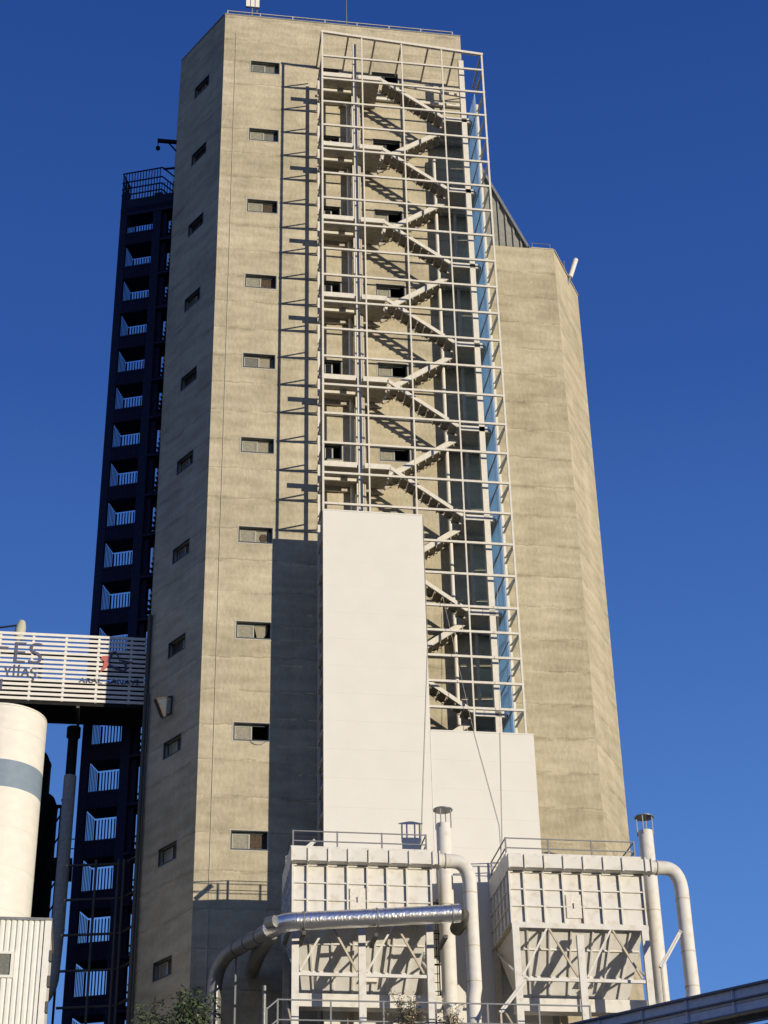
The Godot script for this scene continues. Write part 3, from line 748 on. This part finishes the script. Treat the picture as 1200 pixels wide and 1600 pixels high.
# ---------------------------------------------------------------- left side
func fire_stair():
	var t := thing("fire_stair_tower", "dark navy steel fire stair tower with barred landings at the tower's left edge", "stair tower", Vector3(-3.79, 0, -6.52))
	t.rotation.y = -deg_to_rad(21.1)
	var w := 2.75; var dp := .92; var step := 1.765
	for q in [[0.0, .0, 51.9, .30], [1.45, .0, 51.6, .34], [1.62, -dp, 51.3, .16]]:
		part("column", L(Vector3(q[0], 0, q[1] - q[3] * .6), Vector3(q[0] + q[3], q[2], q[1])), M.navy, t)
	var bars := MB.new(); var front := MB.new()
	var hgt := step - .16
	for k in 7:
		bars.box(Vector3(.33, hgt * .5, -.05 - k * (dp - .1) / 6.0), Vector3(.022, hgt, .03))
	for k in 13:
		bars.box(Vector3(.36 + k * .115, hgt * .5, -dp + .02), Vector3(.042, hgt, .022))
	for k in 11: front.box(Vector3(.33 + k * .105, .20, .015), Vector3(.03, .56, .035))
	var bm := bars.mesh(); var fm := front.mesh()
	var slab := L(Vector3(.31, -.09, -dp), Vector3(w, 0, -.01)).mesh()
	var band := L(Vector3(.28, -.09, -.03), Vector3(1.5, .46, -.004)).mesh()
	var rail := L(Vector3(.25, .46, -.05), Vector3(1.5, .53, .03)).mesh()
	var fill := L(Vector3(1.75, -.09, -.25), Vector3(1.98, step - .12, -.2)).mesh()
	var stepm := B(Vector3.ZERO, Vector3(.5, .05, .24)).mesh()
	for i in 28:
		var y := 49.10 - step * i
		if y < 1: break
		var s := part("landing", slab, M.navy, t, false, Vector3(0, y, 0))
		part("front_band", band, M.navy, s)
		part("hand_rail", rail, M.navy, s)
		part("band_ribs", fm, M.navy, s, true)
		if i > 0 or true: part("guard_bars", bm, M.navy, s, true)
		part("screen", fill, M.navy, s)
		for k in 6: part("stair_tread", stepm, M.navy, s, false, Vector3(2.30 + .04 * sin(i * 2.3), .10 + .27 * k, -.2 - .1 * k))
	# top landing with its tall open railing
	var s0 := part("top_landing", L(Vector3(0, 50.75, -dp), Vector3(w, 51.0, .02)), M.navy, t)
	part("fascia", L(Vector3(.2, 50.60, -.02), Vector3(w, 51.45, .02)), M.navy, s0)
	var tb := MB.new()
	for k in 14: tb.box(Vector3(.03 + k * .125, 51.95, 0), Vector3(.028, 2.0, .03))
	for k in 8: tb.box(Vector3(.03, 51.95, -k * dp / 7.0), Vector3(.03, 2.0, .03))
	for k in 16: tb.box(Vector3(.03 + k * .125, 51.95, -dp), Vector3(.028, 2.0, .03))
	part("guard_bars", tb, M.navy, s0, true)
	for y in [52.95, 52.45, 52.1, 51.75]:
		part("guard_rail", R(Vector3(0, y, 0), Vector3(1.75, y, 0), .045), M.navy, s0)
		part("guard_rail", R(Vector3(0, y, 0), Vector3(0, y, -dp), .045), M.navy, s0)
		part("guard_rail", R(Vector3(1.75, y, 0), Vector3(2.2, y - .1, -dp * .9), .045), M.navy, s0)
	part("stair_head", R(Vector3(1.75, 52.95, -.1), Vector3(2.7, 53.3, -.6), .07), M.navy, s0)

	# grey pipe rack in front of it
	var r := thing("pipe_rack", "grey pipe rack crossing in front of the lower fire stair", "pipe rack", Vector3(-3.95, 0, -5.2))
	r.rotation.y = -deg_to_rad(10)
	for k in 5:
		var y := 21.85 - 1.17 * k
		part("crossbar", Tb([Vector3(0, y, 0), Vector3(1.85, y + .05, -.1), Vector3(2.3, y + .28, -.05)], .045, 8), M.rack, r)
	for x in [.98, 1.72, 1.9]: part("riser", Tb([Vector3(x, 10, .06), Vector3(x, 22.0, .06)], .045, 8), M.rack, r)

func letters(s: String, h: float, mat: Material, parent: Node3D, at: Vector3, called: String, wide := 1.0):
	var tm := TextMesh.new()
	var f := SystemFont.new(); f.font_names = PackedStringArray(["Droid Sans"])
	tm.font = f; tm.text = s; tm.font_size = 64; tm.pixel_size = h / 46.0; tm.depth = .035
	tm.horizontal_alignment = HORIZONTAL_ALIGNMENT_RIGHT; tm.vertical_alignment = VERTICAL_ALIGNMENT_BOTTOM
	var o := part(called, tm, mat, parent, false, at)
	o.scale = Vector3(wide, 1, 1)
	return o

func bridge():
	var t := thing("slatted_bridge", "white slatted conveyor bridge with sign letters entering the tower's left side", "bridge", Vector3(-1.64, 27.2, -4))
	var len := 10.0
	for k in 15:
		var y := .06 + .173 * k
		part("slat", L(Vector3(-len, y - .05, -.03), Vector3(.0 if k > 0 else -.06, y + .05, 0)), M.bridge, t)
	for k in 9:
		var x := -.62 - 1.115 * k
		part("slat_post", L(Vector3(x - .04, .0, -.09), Vector3(x + .04, 2.55, -.032)), M.bridge, t)
	part("floor", L(Vector3(-len, -.12, -1.6), Vector3(.05, .0, -.05)), M.blackish, t)
	part("rear_wall", L(Vector3(-len, .0, -1.6), Vector3(.05, 1.35, -1.5)), M.blackish, t)
	part("conveyor_casing", L(Vector3(-len, .05, -1.1), Vector3(0, 1.0, -.5)), M.blackish, t)
	for k in 4: part("rear_post", L(Vector3(-1.2 - 2.6 * k, 0, -1.6), Vector3(-1.08 - 2.6 * k, 2.5, -1.5)), M.blackish, t)
	part("rear_rail", L(Vector3(-len, 2.42, -1.6), Vector3(0, 2.5, -1.52)), M.blackish, t)
	for k in 4: part("floor_beam", L(Vector3(-2.35 - 2.4 * k, -.2, -1.6), Vector3(-2.25 - 2.4 * k, -.12, -.05)), M.rack, t)
	part("end_post", L(Vector3(-.02, -.3, -.1), Vector3(.06, 2.6, .02)), M.rack, t)
	# lettering and emblem, cut from sheet and fixed to the slats
	letters("ES", .78, M.letter, t, Vector3(-3.60, 1.08, .02), "sign_letters", .93)
	part("sign_letters", L(Vector3(-5.35, 1.84, .003), Vector3(-4.78, 1.94, .035)), M.letter, t)
	letters("YİİAŞ.", .36, M.letter, t, Vector3(-3.62, .70, .02), "sign_letters", .95)
	part("sign_letters", L(Vector3(-4.94, .32, .003), Vector3(-4.87, .72, .035)), M.letter, t)
	letters("ARAL SANAYİ", .17, M.letter, t, Vector3(-.30, .66, .02), "sign_letters", 1.45)
	var red := MB.new()
	var xf := Transform3D(Basis(), Vector3(0, 0, .032))
	red.prism(PackedVector2Array([Vector2(-1.66, 1.12), Vector2(-1.44, 1.30), Vector2(-1.36, 1.50), Vector2(-1.42, 1.68), Vector2(-1.38, 1.78), Vector2(-1.62, 1.74), Vector2(-1.64, 1.62), Vector2(-1.52, 1.55), Vector2(-1.55, 1.35)]), xf, .03)
	part("emblem", red, M.red, t)
	var sw := MB.new()
	var a := []; for i in 11: a.append(Vector2(-1.40, 1.52).lerp(Vector2(-1.0, 1.62), i / 10.0) + Vector2(0, .36 * sin(PI * i / 10.0)))
	a.append(Vector2(-.55, 1.56))
	for i in a.size() - 1: sw.bar(Vector3(a[i].x, a[i].y, .02), Vector3(a[i + 1].x, a[i + 1].y, .02), .09 - .006 * i, .03, Vector3(0, 0, 1))
	var b := [Vector2(-1.36, 1.42), Vector2(-1.1, 1.30), Vector2(-.82, 1.20), Vector2(-.76, 1.30), Vector2(-.80, 1.48), Vector2(-.90, 1.62)]
	for i in b.size() - 1: sw.bar(Vector3(b[i].x, b[i].y, .02), Vector3(b[i + 1].x, b[i + 1].y, .02), .08, .03, Vector3(0, 0, 1))
	part("emblem", sw, M.letter, t)

func left_side():
	var l := thing("street_lamp", "street lamp with a pale worn head showing above the slatted bridge", "street lamp", Vector3(-8.6, .15, -6.3))
	part("pole", Tb([Vector3(0, 0, 0), Vector3(0, 30.6, 0)], [.14, .07]), M.galv, l)
	part("arm", Tb([Vector3(0, 30.55, 0), Vector3(2.2, 30.95, .1)], .035, 8), M.blackish, l)
	var hm := MB.new()
	hm.tube([Vector3(2.35, 30.28, .42), Vector3(2.35, 30.34, .38), Vector3(2.35, 30.62, .2), Vector3(2.35, 30.98, -.1), Vector3(2.35, 31.28, -.36), Vector3(2.35, 31.33, -.40)], [.10, .16, .20, .19, .14, .07], 14)
	part("lamp_head", hm, M.lamp_head, l)
	# round tank with a blue band
	var c := Vector3(-6.1, 0, -.5)
	var t := thing("white_tank", "white round tank with a grey-blue band in front of the bridge", "tank", c)
	part("shell", Tb([Vector3(0, 6, 0), Vector3(0, 22.13, 0)], 1.36, 48), M.tank, t)
	part("band", Tb([Vector3(0, 22.13, 0), Vector3(0, 23.0, 0)], 1.362, 48), M.tank_blue, t)
	part("shell", Tb([Vector3(0, 23.0, 0), Vector3(0, 24.78, 0)], 1.36, 48), M.tank, t)
	for y in [20.9, 19.7, 18.4, 24.0]: part("weld_seam", Tb([Vector3(0, y, 0), Vector3(0, y + .02, 0)], 1.366, 48), M.tank, t)
	part("roof", Tb([Vector3(0, 24.78, 0), Vector3(0, 24.84, 0), Vector3(0, 25.1, 0)], [1.38, 1.36, .2], 48), M.tank, t)
	for q in [["dark round tank behind the white tank, taller of the two", Vector3(-6.1, 0, -7.6), 1.28, 26.35], ["dark round tank behind the white tank, shorter and further right", Vector3(-5.75, 0, -8.2), 1.25, 25.0]]:
		var d := thing("dark_tank", q[0], "tank", q[1], "dark tanks behind the white tank")
		part("shell", Tb([Vector3(0, 5, 0), Vector3(0, q[3], 0), Vector3(0, q[3] + .3, 0), Vector3(0, q[3] + .5, 0), Vector3(0, q[3] + .55, 0)], [q[2], q[2], q[2] - .12, q[2] - .4, .1], 40), M.blackish, d)
		part("weld_seam", Tb([Vector3(0, q[3] - .02, 0), Vector3(0, q[3] + .02, 0)], q[2] + .01, 40), M.blackish, d)
	var p := thing("dark_platform", "dark steel platform with thin railing between tanks and fire stair", "platform", Vector3(-4.6, 0, -7.5))
	part("deck", L(Vector3(-.3, 22.45, -1), Vector3(.75, 22.95, 0)), M.blackish, p)
	for q in [[.08, 24.85], [.24, 24.85], [.5, 22.5]]: part("post", R(Vector3(q[0], 8, 0), Vector3(q[0], q[1], 0), .08), M.blackish, p)
	part("cross_beam", R(Vector3(-.05, 24.8, 0), Vector3(.26, 24.8, 0), .1), M.blackish, p)
	for k in 5: part("rung", R(Vector3(.08, 24.2 - .8 * k, 0), Vector3(.24, 24.5 - .8 * k, 0), .05), M.blackish, p)
	for y in [23.65, 23.3]: part("guard_rail", R(Vector3(.3, y, -.05), Vector3(.8, y, -.05), .03), M.blackish, p)
	for x in [.45, .62, .8]: part("guard_post", R(Vector3(x, 22.9, -.05), Vector3(x, 23.67, -.05), .03), M.blackish, p)
	# grey spout under the bridge
	var s := thing("grey_spout_pipe", "grey spout pipe dropping from under the bridge with an elbow at its foot", "pipe", Vector3(-4.10, 0, -5.95))
	part("collar", Tb([Vector3(.02, 26.75, 0), Vector3(.02, 27.1, 0)], .24, 16), M.blackish, s)
	part("upper_pipe", Tb([Vector3(.02, 25.2, 0), Vector3(.02, 26.8, 0)], .175, 16), M.blackish, s)
	var pp := [Vector3(.02, 25.3, 0), Vector3(.0, 20, 0), Vector3(-.05, 18.6, 0)]
	pp.append_array(bend(Vector3(-.05, 18.5, 0), Vector3(-.05, 17.9, 0), Vector3(-.45, 17.5, 0), 6))
	part("lower_pipe", Tb(pp, .215, 18), M.pipe, s)
	for y in [24.4, 22.9, 21.4, 19.9]: part("joint_band", Tb([Vector3(0, y, 0), Vector3(0, y + .05, 0)], .225, 18), M.pipe, s)
	# corrugated shed
	var sh := thing("corrugated_shed", "white corrugated metal shed with a small window in the bottom left corner", "shed", Vector3(-4.0, 0, 3.0))
	var cm := MB.new()
	var w := 9.0; var top := 17.36
	part("wall", L(Vector3(-w, 0, -3), Vector3(-.02, top, -.05)), M.shed, sh)
	var x := -w
	while x < -.13:
		var xa := x; var xb := x + .04; var xc := x + .115; var xd := x + .155
		for g in [[xa, xb, -.05, .0], [xb, xc, .0, .0], [xc, xd, .0, -.05]]:
			cm.quad(Vector3(g[0], 6, g[2]), Vector3(g[1], 6, g[3]), Vector3(g[1], top - .02, g[3]), Vector3(g[0], top - .02, g[2]))
		x += .155
	part("corrugated_sheet", cm, M.shed, sh)
	part("roof_flashing", L(Vector3(-w, top - .03, -3.05), Vector3(.03, top + .05, .04)), M.galv, sh)
	part("corner_trim", L(Vector3(-.16, 6, -.06), Vector3(.02, top - .03, .03)), M.shed, sh)
	var wf := MB.new()
	var wx := -.92; var wy := 15.72; var ww := 1.3; var wh := .72
	for g in [[wx - ww, wy, wx, wy + .07], [wx - ww, wy + wh - .07, wx, wy + wh], [wx - ww, wy + .07, wx - ww + .08, wy + wh - .07], [wx - .08, wy + .07, wx, wy + wh - .07]]:
		wf.lim(Vector3(g[0], g[1], -.04), Vector3(g[2], g[3], .06))
	var wo := part("window", wf, M.shed, sh)
	part("pane", L(Vector3(wx - ww + .08, wy + .07, .005), Vector3(wx - .08, wy + wh - .07, .02)), M.greypane, wo)
	for k in 3: part("bracket", L(Vector3(.02, 16.2 - .7 * k, -.1), Vector3(.09, 16.5 - .7 * k, .05)), M.rack, sh)

func conveyor():
	var t := thing("blue_conveyor", "blue-grey conveyor gantry in shade crossing the bottom right corner", "conveyor", Vector3(13.045, 13.45, 12.0))
	var d := Vector3(.536, -.053, .844).normalized()
	var a := -d * 9.0; var b := d * 4.0
	var up := Vector3(.03, 1, .045).normalized()
	var side := -d.cross(Vector3.UP).normalized()      # away from the camera's side
	var dn := Vector3.DOWN
	part("side_plate", R(a + dn * .20, b + dn * .20, .05, .34), M.conveyor, t)
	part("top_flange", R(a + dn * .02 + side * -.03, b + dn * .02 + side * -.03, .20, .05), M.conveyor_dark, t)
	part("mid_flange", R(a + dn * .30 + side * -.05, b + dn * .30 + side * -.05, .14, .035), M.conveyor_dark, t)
	part("lower_plate", R(a + dn * .50, b + dn * .50, .05, .22), M.conveyor, t)
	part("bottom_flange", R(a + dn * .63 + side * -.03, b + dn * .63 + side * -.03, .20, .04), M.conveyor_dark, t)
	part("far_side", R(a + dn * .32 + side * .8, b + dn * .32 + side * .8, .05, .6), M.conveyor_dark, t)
	part("belt", R(a + dn * .25 + side * .4, b + dn * .25 + side * .4, .7, .05), M.blackish, t)
	for k in 9:
		var p := a.lerp(b, (k + .5) / 9.0)
		part("stiffener", R(p + side * -.05, p + dn * .62 + side * -.05, .05, .07), M.conveyor, t)
	for k in 2: part("lower_pipe", Tb([a + dn * (.86 + .13 * k), b + dn * (.86 + .13 * k)], .03, 8), M.conveyor_dark, t)
	for k in 5:
		var p := a.lerp(b, (k + .62) / 5.0)
		part("leg", R(p + dn * .6, Vector3(p.x, -13.4, p.z), .09), M.conveyor, t)
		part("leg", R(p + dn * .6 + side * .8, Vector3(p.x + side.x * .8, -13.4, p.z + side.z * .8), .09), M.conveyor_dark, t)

# ---------------------------------------------------------------- plants and ropes
func leaves(called: String, parent: Node3D, pts: Array, rng: RandomNumberGenerator, size: Vector2, cols: Array, mat: Material, droop: float):
	var lm := MB.new()
	lm.quad(Vector3(-.5, 0, 0), Vector3(0, .15, .12), Vector3(.5, 0, 0), Vector3(0, -.15, .12))
	var mm := MultiMesh.new()
	mm.transform_format = MultiMesh.TRANSFORM_3D; mm.use_colors = true; mm.mesh = lm.mesh(); mm.instance_count = pts.size()
	for i in pts.size():
		var b := Basis(Vector3.UP, rng.randf() * TAU) * Basis(Vector3.BACK, rng.randf_range(-.9, .6) - droop) * Basis(Vector3.RIGHT, rng.randf_range(-1.2, 1.2))
		var s := rng.randf_range(.7, 1.3)
		mm.set_instance_transform(i, Transform3D(b.scaled_local(Vector3(size.x * s, size.y * s * 3.0, size.x * s)), pts[i]))
		mm.set_instance_color(i, cols[rng.randi() % cols.size()] * rng.randf_range(.75, 1.2))
	var o := MultiMeshInstance3D.new()
	o.name = numbered(called, parent); o.multimesh = mm; o.material_override = mat
	parent.add_child(o, true)
	o.set_meta("kind", "stuff")
func plants():
	var rng := RandomNumberGenerator.new(); rng.seed = 77
	# tall tree whose top reaches the bottom edge
	var t := thing("green_tree", "dark green leafy tree top at the foot of the shaded tower corner", "tree", Vector3(-.5, 0, 2.2))
	part("trunk", Tb([Vector3(0, 0, 0), Vector3(.1, 5, 0), Vector3(-.05, 11, .1), Vector3(0, 14.2, 0)], [.22, .17, .11, .03], 9), M.bark, t)
	var pts := []
	for k in 34:
		var bx := rng.randf_range(-1.05, 1.2); var bz := rng.randf_range(-.6, .9)
		var ty := rng.randf_range(14.6, 15.75) - .35 * absf(bx)
		var root := Vector3(bx * .2, ty - 2.4, bz * .2); var tip := Vector3(bx, ty, bz)
		if k < 16: part("branch", Tb([root, root.lerp(tip, .55) + Vector3(bx * .12, .0, 0), tip], [.05, .03, .008], 5), M.bark, t)
		for i in 130:
			var s := pow(rng.randf(), .7)
			var c := root.lerp(tip, s)
			var sp := .10 + .30 * (1 - s)
			pts.append(c + Vector3(rng.randfn() * sp, rng.randfn() * sp * .7, rng.randfn() * sp))
	for i in 2600: pts.append(Vector3(rng.randfn() * .6, 12.2 + rng.randfn() * .8, rng.randfn() * .5))
	leaves("crown", t, pts, rng, Vector2(.17, .045), [lin(.007, .012, .005), lin(.010, .017, .006), lin(.015, .023, .009), lin(.005, .009, .004)], leaf(Color.WHITE), .2)
	# two dry shrubs on the platform
	for q in [["brown half-dry shrub on the platform in front of the left collector's right leg", Vector3(5.40, 13.3, 6.3), 1.35, .55], ["smaller brown shrub on the platform below the left exhaust stack", Vector3(6.55, 13.3, 6.4), .95, .42]]:
		var s := thing("dry_shrub", q[0], "shrub", q[1], "dry shrubs on the platform")
		var lp := []
		for k in 16:
			var an := rng.randf() * TAU; var rr: float = q[3] * sqrt(rng.randf())
			var tip := Vector3(cos(an) * rr, q[2] * rng.randf_range(.55, 1.05), sin(an) * rr)
			part("stem", Tb([Vector3(cos(an) * .04, -.05, sin(an) * .04), tip * Vector3(.35, .5, .35), tip], [.016, .011, .004], 5), M.bark, s)
			for i in 42:
				var f := rng.randf_range(.25, 1.0)
				lp.append(tip * Vector3(f * f, f, f * f) + Vector3(rng.randfn(), rng.randfn(), rng.randfn()) * .07)
		leaves("leaves", s, lp, rng, Vector2(.10, .035), [lin(.10, .06, .03), lin(.16, .11, .05), lin(.06, .06, .025), lin(.22, .15, .08), lin(.05, .04, .02)], leaf(Color.WHITE), .3)

func ropes():
	for q in [["thin grey rope hanging at the seam between the two white claddings", [Vector3(7.05, 31.9, 1.975), Vector3(7.05, 26.9, 1.975), Vector3(6.66, 20.6, 1.98), Vector3(6.6, 19.2, 2.0)]],
			["thin slanting cable across the bare frame and lower cladding", [Vector3(7.6, 28.7, 1.97), Vector3(8.35, 24.3, 1.975), Vector3(9.05, 21.0, 1.975), Vector3(9.1, 19.4, 2.0)]],
			["thin straight cable down to the corner of the right collector's railing", [Vector3(9.42, 29.3, 1.97), Vector3(9.24, 24.1, 1.975), Vector3(9.12, 20.6, 1.98), Vector3(9.1, 19.6, 2.1)]]]:
		var m := Tb(q[1], .0065, 6)
		var o := part("hanging_rope", m, M.steel_dull)
		tag(o, q[0], "rope", "ropes hanging from the stair frame")
